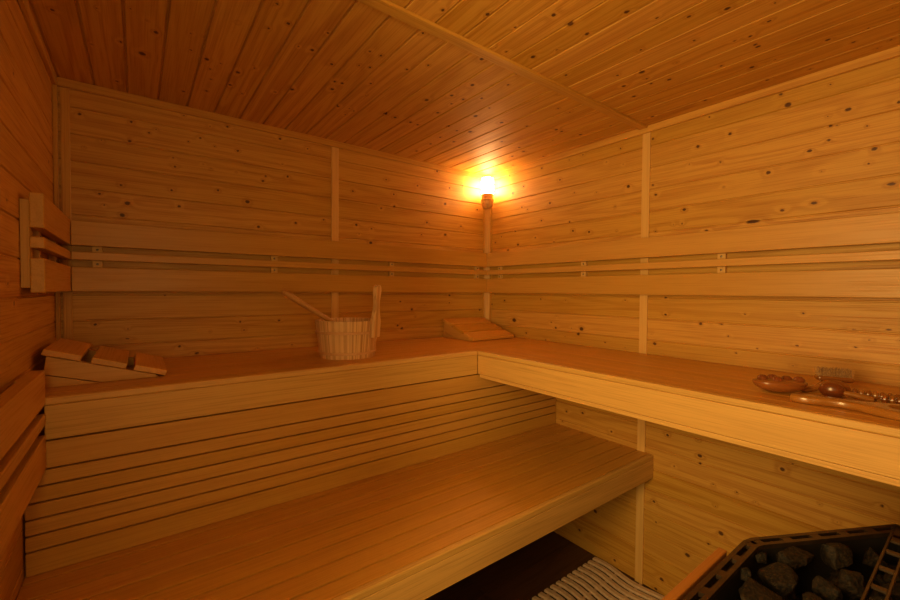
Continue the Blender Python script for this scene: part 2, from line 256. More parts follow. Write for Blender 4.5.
# ------------------------------------------------------------------ panelled walls and ceiling
def sheet(mb, u0, u1, seams, mapf, knots=(), du=.006, groove=.0045, ch=.0036, gw=.0012):
    us = np.arange(u0, u1, du); us = np.append(us, u1); nu = len(us)
    kn = np.array(knots, dtype=float).reshape(-1, 4)
    for v0, v1 in zip(seams, seams[1:]):
        n = max(2, int(round((v1 - v0 - 2 * ch) / .006)))
        vs = np.concatenate([[v0, v0 + gw], np.linspace(v0 + ch, v1 - ch, n + 1), [v1 - gw, v1]])
        dp = np.concatenate([[-groove, -groove], np.zeros(n + 1), [-groove, -groove]])
        U, V = np.meshgrid(us, vs); D = np.repeat(dp[:, None], nu, 1)
        kd = np.full(U.shape, 6.0)
        for (a, b, r, el) in kn:
            if b < v0 - .02 or b > v1 + .02 or a < u0 - .1 or a > u1 + .1: continue
            r = max(3.4, r * 1.12) / 1000
            kd = np.minimum(kd, np.hypot((U - a) / el, V - b) / r)
        P = mapf(U.ravel(), V.ravel(), D.ravel())
        nv = len(vs)
        I = np.arange(nu * nv).reshape(nv, nu)
        F = np.stack([I[:-1, :-1], I[:-1, 1:], I[1:, 1:], I[1:, :-1]], -1).reshape(-1, 4)
        ou, ov, ow = random.uniform(0, 40), random.uniform(0, 9), random.uniform(0, 9)
        WC = np.stack([U.ravel() + ou, V.ravel() + ov, np.full(U.size, ow)], -1)
        mb.add(P.tolist(), F.tolist(), WC.tolist(), None, kd.ravel().tolist())

def rand_knots(n, u0, u1, v0, v1, seed):
    r = random.Random(seed)
    return [(r.uniform(u0, u1), r.uniform(v0, v1), r.uniform(2, 6), 1.2) for _ in range(n)]
SEAMZ = sorted(set([0.0] + [round(2.001 - .097 * k, 4) for k in range(21)] + [ZC]))
SEAMZ = [z for z in SEAMZ if z == 0 or z > .05]
# back wall
mb = MB(); sheet(mb, 0, XB, SEAMZ, lambda u, v, d: np.stack([u, YA - d, v], -1), KNOTS_BACK + rand_knots(40, 0, XB, .1, 1.05, 1))
mb.box(-.04, XB + .04, YA + .006, YA + .04, -.03, ZC + .04, 'x', 0)
struct(mb.build('wall_back', PINE))
# right wall
mb = MB(); sheet(mb, YN, YA, SEAMZ, lambda u, v, d: np.stack([XB - d, u, v], -1), KNOTS_RIGHT + rand_knots(10, YN, .35, .1, 2.0, 2) + rand_knots(10, 1.3, 2.0, .05, .9, 21))
mb.box(XB + .006, XB + .04, YN - .04, YA + .04, -.03, ZC + .04, 'y', 0)
struct(mb.build('wall_right', PINE))
# left wall with an opening for the added glass panel
WY0, WY1, WZ0, WZ1 = .0, .62, .65, 1.98
mb = MB(); lw = lambda u, v, d: np.stack([d, u, v], -1)
sheet(mb, WY1, YA, SEAMZ, lw, rand_knots(50, WY1, YA, .1, 2.05, 3), du=.008)
sheet(mb, YN, WY0, SEAMZ, lw, (), du=.012)
sheet(mb, WY0, WY1, [z for z in SEAMZ if z < WZ0] + [WZ0], lw, (), du=.012)
sheet(mb, WY0, WY1, [WZ1, 2.001, ZC], lw, (), du=.012)
mb.box(-.04, -.006, WY1, YA + .04, -.03, ZC + .04, 'y', 0)
mb.box(-.04, -.006, YN - .04, WY0, -.03, ZC + .04, 'y', 0)
mb.box(-.04, -.006, WY0, WY1, -.03, WZ0, 'y', 0)
mb.box(-.04, -.006, WY0, WY1, WZ1, ZC + .04, 'y', 0)
struct(mb.build('wall_left', PINE))
# ceiling, two fields of boards that meet at the batten
sl = [0.0] + [round(.114 + .0965 * k, 4) for k in range(-1, 21)]; sl = [x for x in sl if x < XB - .02] + [XB]
sr = [0.0] + [round(.807 + .0985 * k, 4) for k in range(-8, 14)]; sr = [x for x in sr if x < XB - .02] + [XB]
mb = MB()
sheet(mb, .98, YA, sl, lambda u, v, d: np.stack([v, u, ZC - d], -1), [(k[1], k[0], k[2], k[3]) for k in KNOTS_CEILING if k[1] > .98], du=.006, groove=.007, ch=.0042, gw=.0018)
sheet(mb, YN, .98, sr, lambda u, v, d: np.stack([v, u, ZC - d], -1), [(k[1], k[0], k[2], k[3]) for k in KNOTS_CEILING if k[1] <= .98] + rand_knots(40, YN, .5, 0, XB, 4), du=.006, groove=.007, ch=.0038, gw=.0014)
mb.box(-.04, XB + .04, YN - .04, YA + .04, ZC + .008, ZC + .04, 'y', 0)
struct(mb.build('ceiling', CEIL))
# floor of dark boards along x
mb = MB(); ys = [YN - .04, .14, .34, .54, .74, .94, 1.14, 1.34, 1.54, 1.74, 1.94, YA + .006]
for i, (a, b) in enumerate(zip(ys, ys[1:])):
    xs = [-.006, .26 + .6 * ((i * 2) % 3) * .5, 0, XB + .006]
    xs[2] = xs[1] + 1.2 if xs[1] + 1.2 < 2 else 1.457
    if i == 6: xs = [-.006, .257, 1.457, XB + .006]
    xs = sorted(xs)
    for c, d in zip(xs, xs[1:]): mb.box(c + .0008, d - .0008, a + .0008, b - .0008, -.02, 0, 'x', .0006)
mb.box(-.04, XB + .04, YN - .04, YA + .04, -.04, -.012, 'x', 0)
struct(mb.build('floor', FLOORM))
# near wall behind the camera, with the doorway
DX0, DX1, DZ = .03, .80, 1.98
mb = MB(); nw = lambda u, v, d: np.stack([u, YN + d, v], -1)
sheet(mb, DX1, XB, SEAMZ, nw, rand_knots(60, DX1, XB, .1, 2.0, 5), du=.012)
sheet(mb, 0, DX1, [DZ, 2.001, ZC], nw, (), du=.012)
mb.box(0, DX0, YN - .006, YN, 0, DZ, 'z', 0)
mb.box(DX1, XB + .04, YN - .04, YN - .006, -.03, ZC + .04, 'x', 0)
mb.box(-.04, DX1, YN - .04, YN - .006, DZ, ZC + .04, 'x', 0)
mb.box(-.04, DX0, YN - .04, YN - .0065, -.03, DZ, 'x', 0)
struct(mb.build('wall_front', PINE))
# unseen glass door, built to let the added light in
dr = bpy.data.objects.new('unseen_door_1', None); C.objects.link(dr); dr['kind'] = 'structure'; dr.location = (DX0, YN, 0)
def loc(o, p): o.location = -Vector(p.location); return o
m = MB(); FW = .030
m.box(DX0 + .0008, DX0 + FW, YN - .04, YN + .004, 0, DZ, 'z'); m.box(DX1 - FW, DX1 - .0008, YN - .04, YN + .004, 0, DZ, 'z')
m.box(DX0 + FW, DX1 - FW, YN - .04, YN + .004, DZ - FW, DZ - .0008, 'x'); m.box(DX0 + FW, DX1 - FW, YN - .04, YN + .002, 0, .03, 'x')
loc(m.build('door_frame', POST, dr), dr)
m = MB(); m.box(DX0 + FW + .001, DX1 - FW - .001, YN - .026, YN - .018, .031, DZ - FW - .001, 'z', .001)
loc(m.build('glass_pane', GLASS, dr), dr)
m = MB(); m.tube([(DX1 - .08, YN - .018, .95), (DX1 - .08, YN + .012, .95), (DX1 - .08, YN + .012, 1.20), (DX1 - .08, YN - .018, 1.20)], .010, axis='z')
loc(m.build('door_handle', LADLE, dr), dr)

# unseen window added to the left wall so fill light can enter
wn = bpy.data.objects.new('added_window_1', None); C.objects.link(wn); wn['kind'] = 'structure'; wn.location = (0, WY0, WZ0)
m = MB(); FV = .026
m.box(-.04, .004, WY0 + .0008, WY0 + FV, WZ0 + .0008, WZ1 - .0008, 'z'); m.box(-.04, .004, WY1 - FV, WY1 - .0008, WZ0 + .0008, WZ1 - .0008, 'z')
m.box(-.04, .004, WY0 + FV, WY1 - FV, WZ1 - FV, WZ1 - .0008, 'y'); m.box(-.04, .004, WY0 + FV, WY1 - FV, WZ0 + .0008, WZ0 + FV, 'y')
loc(m.build('added_window_frame', POST, wn), wn)
m = MB(); m.box(-.026, -.018, WY0 + FV + .001, WY1 - FV - .001, WZ0 + FV + .001, WZ1 - FV - .001, 'z', .001)
loc(m.build('glass_pane', GLASS, wn), wn)

# trims
def trim(n, boxes, mat=POST, **k):
    m = MB()
    for b in boxes: m.box(*b, **k)
    return struct(m.build('trim_%d' % n, mat))
ZT = 2.063
trim(1, [(.0135, XB - .0125, YA - .0135, YA - .0006, ZT, ZC, 'x')], PINE)               # back, under the ceiling
m = MB(); m.box(XB - .0135, XB - .0006, YN + .012, YA - .0006, ZT, ZC, 'y', cuts=0)
struct(m.build('trim_2', PINE))
trim(3, [(.0006, .0135, YN + .012, YA - .0006, ZT, ZC, 'y')], PINE)
trim(4, [(.0006, .0135, YA - .0135, YA - .0006, 0, ZT - .0005, 'z')], PINE)
trim(5, [(.020, .0455, YA - .0065, YA - .0006, 0, ZT - .0005, 'z')], PINE)
trim(6, [(1.0165, 1.0535, YA - .0075, YA - .0006, 0, ZT - .0005, 'z')], bev=.001)
trim(7, [(XB - .0075, XB - .0006, .9525, .9885, 0, ZT - .0005, 'z')], bev=.001)
m = MB()
m.prism([(XB - .042, YA - .0006), (XB - .042, YA - .018), (XB - .018, YA - .042), (XB - .0006, YA - .042), (XB - .0006, YA - .0006)], 0, 1.90, 'xy', 'z', .0012)
struct(m.build('trim_8', PINE))
trim(9, [(.0145, XB - .0145, .9615, 1.0005, ZC - .0105, ZC - .0006, 'x')], PINE, bev=.0015)  # ceiling batten
trim(10, [(.0006, .0075, .9525, .9885, 0, ZT - .0005, 'z')], PINE)
trim(11, [(DX1 + .01, XB - .0135, YN + .0006, YN + .012, ZT, ZC, 'x')], PINE)

# ------------------------------------------------------------------ backrests
def slat_profile(): return [(BZ[0], BZ[1]), (BZ[2], BZ[3]), (BZ[4], BZ[5])]
def backrest(name, label, wall, a0, a1, spacers, z_shift=0, cat='backrest', end_post=None, sp_z=None):
    """wall: 'A' back, 'B' right, 'C' left; the slats stand on vertical spacers"""
    base = {'A': ((a0 + a1) / 2, YA - .02, BZ[0] + z_shift), 'B': (XB - .02, (a0 + a1) / 2, BZ[0] + z_shift), 'C': (.02, (a0 + a1) / 2, BZ[0] + z_shift)}[wall]
    t = thing(name, label, cat, base)
    def bx(m, u0, u1, d0, d1, z0, z1, ax, bev=.002, seg=2):
        z0 += z_shift; z1 += z_shift
        if wall == 'A': m.box(u0, u1, YA - d1, YA - d0, z0, z1, 'x' if ax == 'u' else 'z', bev, seg)
        elif wall == 'B': m.box(XB - d1, XB - d0, u0, u1, z0, z1, 'y' if ax == 'u' else 'z', bev, seg)
        else: m.box(d0, d1, u0, u1, z0, z1, 'y' if ax == 'u' else 'z', bev, seg)
    for z0, z1 in slat_profile():
        m = MB(); bx(m, a0, a1, .0185, BR, z0, z1, 'u'); loc(m.build('slat', BENCH, t), t)
    for p in spacers:
        z0, z1 = sp_z or (BZ[0] + .012, BZ[5] - .012)
        m = MB(); bx(m, p - .0145, p + .0145, .001, .0183, z0, z1, 'z', .001, 1)
        o = loc(m.build('spacer', POST, t), t)
        if abs(p - spacers[0]) > 9: continue
        for zc in ((BZ[1] + BZ[2]) / 2, (BZ[3] + BZ[4]) / 2):
            m = MB()
            zc += z_shift
            if wall == 'A': Mx = Matrix.Translation((p, YA - .0183, zc)) @ Matrix.Rotation(PI / 2, 4, 'X')
            elif wall == 'B': Mx = Matrix.Translation((XB - .0183, p, zc)) @ Matrix.Rotation(-PI / 2, 4, 'Y')
            else: Mx = Matrix.Translation((.0183, p, zc)) @ Matrix.Rotation(PI / 2, 4, 'Y')
            m.lathe([(0, -.001), (.0042, -.001), (.0042, .0008), (.003, .0016), (0, .0016)], 14, Mx)
            m.build('screw', SCREW, o)
    return t
backrest('backrest', 'three-slat wooden backrest on the back wall behind the bucket', 'A', BR + .0015, XB - BR - .0008, (.117, .74, 1.355, 1.979))
backrest('backrest', 'long three-slat backrest on the right wall above the massage tools', 'B', YN + .02, YA - .002, (1.902, 1.284, .655, .05))
up = backrest('backrest', 'short three-slat backrest high on the dark left wall, its cut ends showing', 'C', 1.475, YA - .002, (1.62, 1.90))
m = MB(); m.box(.0008, .0183, 1.478, 1.512, BZ[0] + .012, BZ[5] - .018, 'z', .001); loc(m.build('end_post', BENCH, up), up)
lo = backrest('backrest', 'low three-slat backrest on the left wall above the lower bench', 'C', .66, YF - .004, (.72, 1.40), z_shift=-.4495)

# ------------------------------------------------------------------ benches
SEG = [1.4555, 1.5285, 1.602, 1.6755, 1.749, 1.8225, 1.896, 1.9695, YA - .001]
t = thing('upper_bench', 'upper wooden bench along the back wall, carrying bucket and headrests', 'bench', (1.04, 1.75, .95))
for i, (a, b) in enumerate(zip(SEG, SEG[1:])):
    m = MB(); m.box(.0015, XB - .0015, a + (.0203 if i == 0 else .001), b - .001, ZU - .0195, ZU, 'x', .0012, 1)
    loc(m.build('seat_board', SEAT, t), t)
m = MB(); m.box(.0015, XF - .0006, YF, YF + .020, ZU - .0195, ZU, 'x', .004, 2); loc(m.build('front_edge', FACE, t), t)  # paler than the seat: light on the nose put into its colour
m = MB(); m.box(XF + .0006, XB - .0015, YF, YF + .020, ZU - .0195, ZU, 'x', .001, 1); loc(m.build('seat_board', SEAT, t), t)
m = MB(); m.box(.0425, XF - .0005, YF, YF + .022, .9573, ZU - .0197, 'x', .002, 2); loc(m.build('fascia', FACE, t), t)
for x in (.35, 1.0, 1.65):
    m = MB(); m.box(x, x + .045, YF + .022, YA - .002, ZU - .075, ZU - .0197, 'y', .001); loc(m.build('joist', BENCH, t), t)

t = thing('upper_bench', 'upper wooden bench along the right wall under the massage tools', 'bench', (1.79, .7, .95))
xs = [XF, XF + .0725, XF + .145, XF + .2175, XF + .29, XF + .3625, XF + .435, XF + .5075, XB - .001]
for i, (a, b) in enumerate(zip(xs, xs[1:])):
    m = MB(); m.box(a + (.0203 if i == 0 else .001), b - .001, YN + .003, YF - .0012, ZU - .0195, ZU, 'y', .0012, 1)
    loc(m.build('seat_board', SEAT, t), t)
m = MB(); m.box(XF, XF + .020, YN + .003, YF - .0012, ZU - .0195, ZU, 'y', .004, 2); loc(m.build('front_edge', FACE, t), t)  # pale strip stands in for light along the rounded nose
m = MB(); m.box(XF, XF + .022, YN + .003, YF - .0006, .9585, ZU - .0197, 'y', .002, 2); loc(m.build('fascia', FACE, t), t)
m = MB(); m.box(XF + .002, XF + .020, YN + .003, YF - .012, .9425, .9575, 'y', .0015, 2); loc(m.build('edge_strip', FACE, t), t)
for y in (.1, .6, 1.1):
    m = MB(); m.box(XF + .022, XB - .002, y, y + .045, ZU - .075, ZU - .0197, 'x', .001); loc(m.build('joist', BENCH, t), t)

t = thing('bench_skirt', 'slatted wooden skirt between the upper bench and the lower bench', 'bench skirt', (1.04, YF, ZL))
for z0, z1 in ((.884, .9525), (.8425, .8795), (.8015, .8380), (.7605, .7970), (.7195, .7560), (.6785, .7150), (.6155, .6740)):
    m = MB(); m.box(.004, XB - .003, YF + .001, YF + .022, z0, z1, 'x', .0015); loc(m.build('slat', BENCH, t), t)
for x in (.03, .7, 1.4, 2.02):
    m = MB(); m.box(x, x + .03, YF + .0225, YF + .06, .616, .952, 'z', .001); loc(m.build('upright', BENCH, t), t)

t = thing('lower_bench', 'wide lower wooden bench of long boards, nearest to the dark floor', 'bench', (1.04, 1.18, ZL))
ysl = [YL, .990, 1.0615, 1.134, 1.206, 1.278, 1.351, 1.425, 1.476]
for i, (a, b) in enumerate(zip(ysl, ysl[1:])):
    m = MB(); m.box(.0015, XB - .0015, a + (.0203 if i == 0 else .0036), b - .0036, ZL - .022, ZL, 'x', .0005, 1)
    loc(m.build('seat_board', SEAT, t), t)
m = MB(); m.box(.0015, XB - .0015, YL, YL + .020, ZL - .022, ZL, 'x', .004, 2); loc(m.build('front_edge', FACE, t), t)  # lit front nose painted as a paler strip
m = MB(); m.box(.0015, XB - .0015, YL, YL + .024, .5097, ZL - .0222, 'x', .002, 2); loc(m.build('fascia', FACE, t), t)
for x in (.05, .7, 1.35, 1.95):
    m = MB(); m.box(x, x + .045, YL + .024, 1.476, ZL - .09, ZL - .0223, 'y', .001); loc(m.build('joist', BENCH, t), t)
for x in (.05, 1.0):
    m = MB(); m.box(x, x + .045, 1.40, 1.445, 0, ZL - .09, 'z', .001); loc(m.build('leg', BENCH, t), t)

# ------------------------------------------------------------------ corner lamp
t = thing('wall_lamp', 'lit white glass cylinder lamp on a wooden cup in the ceiling corner', 'lamp', (2.018, 1.972, 1.87))
m = MB(); m.lathe([(0, 0), (.020, 0), (.031, .008), (.0385, .024), (.0405, .040), (.0400, .046), (.0425, .049), (.0425, .055), (.0385, .058), (.0385, .0895), (.0345, .0895), (.0345, .06), (0, .06)], 40); m.build('lamp_cup', CAST, t)
m = MB(); m.lathe([(0, .062), (.0335, .062), (.0365, .09), (.0385, .094), (.0385, .178), (.034, .190), (0, .192)], 40); g = m.build('lamp_shade', bpy.data.materials.new('tmp'), t)
lamp_shade = g
m = MB(); m.box(-.004, .058, -.012, .012, .010, .040, 'x', .002, 1, Matrix.Rotation(PI / 4, 4, 'Z')); m.build('bracket', CAST, t)
m = MB(); m.lathe([(0, .0), (.011, .0), (.011, .010), (0, .012)], 20, Matrix.Translation((-.030, -.006, .030)) @ Matrix.Rotation(-PI / 2, 4, 'Y')); m.build('knob', CAST, t)

# ------------------------------------------------------------------ bucket
BX, BY = .950, 1.672
t = thing('water_bucket', 'round staved wooden water bucket with one raised stave handle', 'bucket', (BX, BY, ZU))
H_ = .154; R0, R1 = .1145, .1315
m = MB(); NS = 30
hk = [int(round((math.degrees(a) % 360) / 12)) % NS for a in (math.radians(-12),)]
for k in range(NS):
    a0 = 2 * PI * k / NS + .0008; a1 = 2 * PI * (k + 1) / NS - .0008
    vs, wc, fs = [], [], []
    off = (random.uniform(0, 30), random.uniform(0, 9)); zt = H_
    rows = [(0, 0), (.5, .5), (1, 1)]
    for (fz, _) in rows:
        z = fz * zt; r = R0 + (R1 - R0) * fz
        for (aa, rr) in ((a0, r), ((a0 * 2 + a1) / 3, r + .0006), ((a0 + 2 * a1) / 3, r + .0006), (a1, r), (a1, r - .013), (a0, r - .013)):
            vs.append((rr * math.cos(aa), rr * math.sin(aa), z)); wc.append((z + off[0], aa * R1 + off[1], off[1]))
    for rI in range(2):
        for j in range(6):
            j2 = (j + 1) % 6; fs.append((rI * 6 + j, rI * 6 + j2, rI * 6 + 6 + j2, rI * 6 + 6 + j))
    fs.append(tuple(range(5, -1, -1))); fs.append(tuple(range(12, 18)))
    m.add(vs, fs, wc)
m.build('staves', BUCKET, t)
m = MB(); m.lathe([(0, .012), (R0 - .0135, .012), (R0 - .0135, .024), (0, .024)], 40, axis='x'); m.build('bottom', BUCKET, t)
m = MB(); m.lathe([(0, .112), (.1135, .112), (.1138, .117), (0, .117)], 40); m.build('water', WATER, t)
for z in (.106, .022):
    r = R0 + (R1 - R0) * z / H_ + .0015
    m = MB(); n = 60; vs = []
    m.lathe([(r, z - .0055), (r + .0035, z - .004), (r + .0042, z), (r + .0035, z + .004), (r, z + .0055)], 56)
    if z > .1: a = math.radians(-8); m.tube([((r + .002) * math.cos(a), (r + .002) * math.sin(a) - .02, z), ((r + .006) * math.cos(a), (r + .006) * math.sin(a), z + .002), ((r + .011) * math.cos(a + .1), (r + .011) * math.sin(a + .1), z + .004)], .0035, 8)
    m.build('hoop', HOOP, t)
# raised stave
ang = math.radians(-58)
Mh = Matrix.Rotation(ang, 4, 'Z') @ Matrix.Translation((R1 - .006, 0, 0))
m = MB()
out_ = [(-.027, .085), (.027, .085), (.029, .150), (.021, .175), (.013, .205), (.0125, .235), (.018, .262), (.021, .278), (.018, .294), (.008, .303), (-.008, .303), (-.018, .294), (-.021, .278), (-.018, .262), (-.0125, .235), (-.013, .205), (-.021, .175), (-.029, .150)]
Mt = Mh @ Matrix.Translation((.008, 0, .07)) @ Matrix.Rotation(math.radians(3.5), 4, 'Y') @ Matrix.Translation((-.008, 0, -.07))
m.prism(out_, -.002, .017, 'yz', 'z', .003, Mt); m.build('handle_stave', BUCKET, t)
# ladle
t = thing('ladle', 'wooden ladle leaning out of the bucket towards the left', 'ladle', (BX - .03, BY + .02, ZU + .12))
Lo = Vector(t.location)
p0 = Vector((.985, 1.70, ZU + .085)); p1 = Vector((.708, 1.765, 1.338))
pts = [p0.lerp(p1, f) for f in (0, .25, .5, .75, .9, .97, 1)]
m = MB(); m.tube([p - Lo for p in pts], [.011, .012, .014, .0165, .0175, .0165, .011], 20, axis='x', flat=.75); m.build('ladle_handle', LADLE, t)
m = MB(); m.lathe([(0, -.030), (.02, -.028), (.033, -.015), (.037, .004), (.0345, .004), (.030, -.013), (.018, -.024), (0, -.026)], 32, Matrix.Translation(Vector((1.012, 1.693, ZU + .090)) - Lo)); m.build('ladle_bowl', LADLE, t)

# ------------------------------------------------------------------ headrests
def headrest(label):
    """low at +x, high at x=0; y from 0 (side seen) to L"""
    t = thing('headrest', label, 'headrest', (0, 0, 0), 'sloped sauna headrests')
    Lg = .32
    th = math.atan(.32)
    top = lambda x: .0965 - x * .32
    for yy in (0.006, Lg - .028):
        m = MB(); m.prism([(.008, .038), (.014, top(.014) - .003), (.264, top(.264) - .003), (.272, .0006), (.135, .0006)], yy, yy + .022, 'xz', 'x', .0012)
        m.build('side_board', BENCH, t)
        m = MB(); m.prism([(.002, .0), (.007, .0365), (.128, .0)], yy, yy + .022, 'xz', 'x', .0008)
        m.build('foot_wedge', BENCH, t)
    for x in (.004, .108, .208):
        Mx = Matrix.Translation((x, 0, top(x) - .001)) @ Matrix.Rotation(th, 4, 'Y')
        m = MB(); m.box(0, .086, 0, Lg, 0, .0175, 'y', .002, 2, Mx); m.build('slat', SEAT, t)
    return t
def copy_tree(o, parent=None):
    c = o.copy(); C.objects.link(c)
    if parent: c.parent = parent
    for ch in [k for k in bpy.data.objects if k.parent == o]: copy_tree(ch, c)
    return c
h1 = headrest('sloped wooden headrest in the dim left end of the upper bench')
h1.location = (.014, 1.600, ZU)
h2 = copy_tree(h1); h2['label'] = 'sloped wooden headrest in the corner under the lit lamp'
h2.location = (1.702, 2.022, ZU); h2.rotation_euler = (0, 0, -PI / 2)

# ------------------------------------------------------------------ massage tools on the right bench
def frame(x, y, z, deg): return Matrix.Translation((x, y, z)) @ Matrix.Rotation(math.radians(deg), 4, 'Z')
# oval hand massager with knobs on top
t = thing('hand_massager', 'oval varnished wooden hand massager with round knobs facing up', 'massager', (1.684, .366, ZU))
t.rotation_euler = (0, 0, math.radians(-50))
bm = bmesh.new(); bmesh.ops.create_uvsphere(bm, u_segments=40, v_segments=20, radius=1)
for v in bm.verts:
    x, y, z = v.co; zz = z if z < 0 else z * .32
    v.co = Vector((x * .066, y * .040, .030 + zz * .030))
m = MB(); m.from_bm(bm, 'x', None, True); m.build('massager_body', TOOL, t)
for (x, y) in ((-.040, .004), (-.012, -.014), (-.010, .017), (.018, .002), (.046, -.002)):
    m = MB(); m.lathe([(0, .0115), (.006, .0105), (.011, .007), (.0145, .0), (.011, -.004), (0, -.005)], 18, Matrix.Translation((x, y, .0370)))
    m.build('knob', TOOL2, t)
# T-shaped bath brush, bristles up
t = thing('bath_brush', 'wooden bath brush lying with its stiff pale bristles facing up', 'brush', (1.84, .280, ZU))
dirh = Vector((-.115, .058, 0)).normalized()
m = MB(); Q = [(0, 0, .030), (.25, 0, .026), (.45, 0, .014), (.7, 0, .0085), (1, 0, .0085), (1.12, 0, .0085)]
m.tube([(dirh.x * .106 * a, dirh.y * .106 * a, c) for a, b, c in Q], [.010, .0105, .011, .012, .0125, .006], 16, flat=.65); m.build('brush_handle', TOOL3, t)
Rb = math.degrees(math.atan2(-.071, .032))
Mb = Matrix.Rotation(math.radians(Rb), 4, 'Z')
m = MB(); m.box(-.040, .040, -.020, .020, .028, .043, 'x', .006, 3, Mb); m.build('brush_head', TOOL, t)
m = MB()
rr = random.Random(3)
for i in range(17):
    for j in range(6):
        for k in range(3):
            x = -.036 + .072 * i / 16 + rr.uniform(-.001, .001); y = -.016 + .032 * j / 5 + rr.uniform(-.001, .001)
            p = Mb @ Vector((x, y, .042)); q = Mb @ Vector((x + rr.uniform(-.0035, .0035), y + rr.uniform(-.0035, .0035), .042 + rr.uniform(.021, .025)))
            s_ = .0006
            vs = [p + Vector((s_, 0, 0)), p + Vector((-s_, s_, 0)), p + Vector((-s_, -s_, 0)), q + Vector((s_ * .6, 0, 0)), q + Vector((-s_ * .6, s_ * .6, 0)), q + Vector((-s_ * .6, -s_ * .6, 0))]
            m.add(vs, [(0, 1, 4, 3), (1, 2, 5, 4), (2, 0, 3, 5), (3, 4, 5)], [(0, 0, 0)] * 6)
o = m.build('bristles', BRISTLE, t); o['kind'] = 'stuff'
# long paddle with an oval grip hole
t = thing('massage_paddle', 'long varnished wooden massage paddle with oval hole, along the bench edge', 'massage paddle', (0, 0, ZU))
bm = bmesh.new()
outl = [(1.600, .322), (1.583, .318), (1.579, .300), (1.583, .275), (1.596, .250), (1.604, .225), (1.600, .195), (1.585, .165), (1.573, .135), (1.566, .10), (1.568, .05), (1.585, .01), (1.62, -.015),
        (1.665, -.012), (1.695, .02), (1.704, .07), (1.694, .12), (1.672, .155), (1.652, .185), (1.644, .215), (1.640, .250), (1.630, .290), (1.618, .316)]
hole = [(1.632 + .028 * math.cos(a), .085 + .060 * math.sin(a)) for a in [2 * PI * i / 24 for i in range(24)]]
def ringc(pts, z, s=0): return [(x, y, z) for x, y in pts]
vo = [bm.verts.new((x, y, 0)) for x, y in outl]; vh = [bm.verts.new((x, y, 0)) for x, y in hole]
eo = [bm.edges.new((vo[i], vo[(i + 1) % len(vo)])) for i in range(len(vo))]
eh = [bm.edges.new((vh[i], vh[(i + 1) % len(vh)])) for i in range(len(vh))]
bmesh.ops.triangle_fill(bm, use_beauty=True, use_dissolve=False, edges=eo + eh)
g = bmesh.ops.extrude_face_region(bm, geom=bm.faces[:])
for v in [e for e in g['geom'] if isinstance(e, bmesh.types.BMVert)]: v.co.z += .020
bmesh.ops.recalc_face_normals(bm, faces=bm.faces[:])
sharp = [e for e in bm.edges if len(e.link_faces) == 2 and e.calc_face_angle(0) > 1.2]
bmesh.ops.bevel(bm, geom=sharp, offset=.0065, segments=4, profile=.5, affect='EDGES')
m = MB(); m.from_bm(bm, 'y', Matrix.Translation((-1.63, -.12, 0)), True); t.location = (1.63, .12, ZU); m.build('paddle_body', TOOL3, t)
# two-ball massager
t = thing('ball_massager', 'dark varnished massager with two flattened balls lying behind the paddle', 'massager', (1.722, .262, ZU))
Mw = Matrix.Rotation(math.radians(9), 4, 'Z')
for k, (xx, yy, mt) in enumerate(((0, 0, TOOL2), (.038, -.010, TOOL))):
    bm = bmesh.new(); bmesh.ops.create_uvsphere(bm, u_segments=32, v_segments=18, radius=1)
    for v in bm.verts: v.co = Vector((v.co.x * .0165 + xx, v.co.y * .027 + yy, v.co.z * .0215 + .0217))
    m = MB(); m.from_bm(bm, 'y', Mw, True); m.build('ball', mt, t)
m = MB(); m.tube([Mw @ Vector((.014, -.002, .0217)), Mw @ Vector((.030, -.006, .0217))], .0055, 12); m.build('axle', TOOL2, t)
m = MB(); m.tube([(.001, -.022, .019), (.006, -.045, .0155), (.012, -.068, .0105), (.013, -.078, .0095)], [.006, .0075, .009, .007], 14, 'y'); m.build('massager_handle', TOOL3, t)
# double ribbed roller
t = thing('roller_massager', 'wooden roller massager with two rows of ribbed beads by the right edge', 'massager', (1.762, .09, ZU))
for k, x in enumerate((-.016, .016)):
    y1 = .075 if k == 0 else .135
    m = MB(); m.tube([(x, -.182, .0135), (x, y1 + .008, .0135)], .0035, 10, 'y'); rod = m.build('rod', TOOL2, t)
    n = int((y1 + .175) / .0130)
    for i in range(n):
        m = MB(); m.lathe([(0, -.0056), (.0085, -.0054), (.0125, -.002), (.0125, .002), (.0085, .0054), (0, .0056)], 20, Matrix.Translation((x, y1 - i * .0130, .0135)) @ Matrix.Rotation(PI / 2, 4, 'X')); m.build('bead', TOOL3 if i % 2 else TOOL, t)
m = MB(); m.box(-.03, .030, -.1885, -.181, .004, .023, 'x', .003, 2); m.build('end_block', TOOL2, t)

# ------------------------------------------------------------------ floor mat
t = thing('slatted_mat', 'pale wavy-slatted plastic mat on the dark floor by the right wall', 'mat', (1.7, .9, 0))
x = 2.046; k = 0
while x > 1.30:
    pts = []
    for i in range(61):
        y = 1.186 - i * .01
        pts.append((x - 1.7 + .0105 * math.sin((1.186 - y) * 2 * PI / .30 + .25) * 1.0 - .003, y - .9, .0115))
    m = MB()
    bm = bmesh.new(); w = .0125; prev = None
    for i, p in enumerate(pts):
        r_ = [bm.verts.new((p[0] + a, p[1], b)) for a, b in ((-w, .0062), (-w, .0135), (-w + .003, .0165), (w - .003, .0165), (w, .0135), (w, .0062))]
        if prev:
            for j in range(6): bm.faces.new((prev[j], prev[(j + 1) % 6], r_[(j + 1) % 6], r_[j]))
        else: bm.faces.new(r_[::-1])
        prev = r_
    bm.faces.new(prev); bmesh.ops.recalc_face_normals(bm, faces=bm.faces[:])
    m.from_bm(bm, 'y'); m.build('slat', MAT, t)
    x -= .0405; k += 1
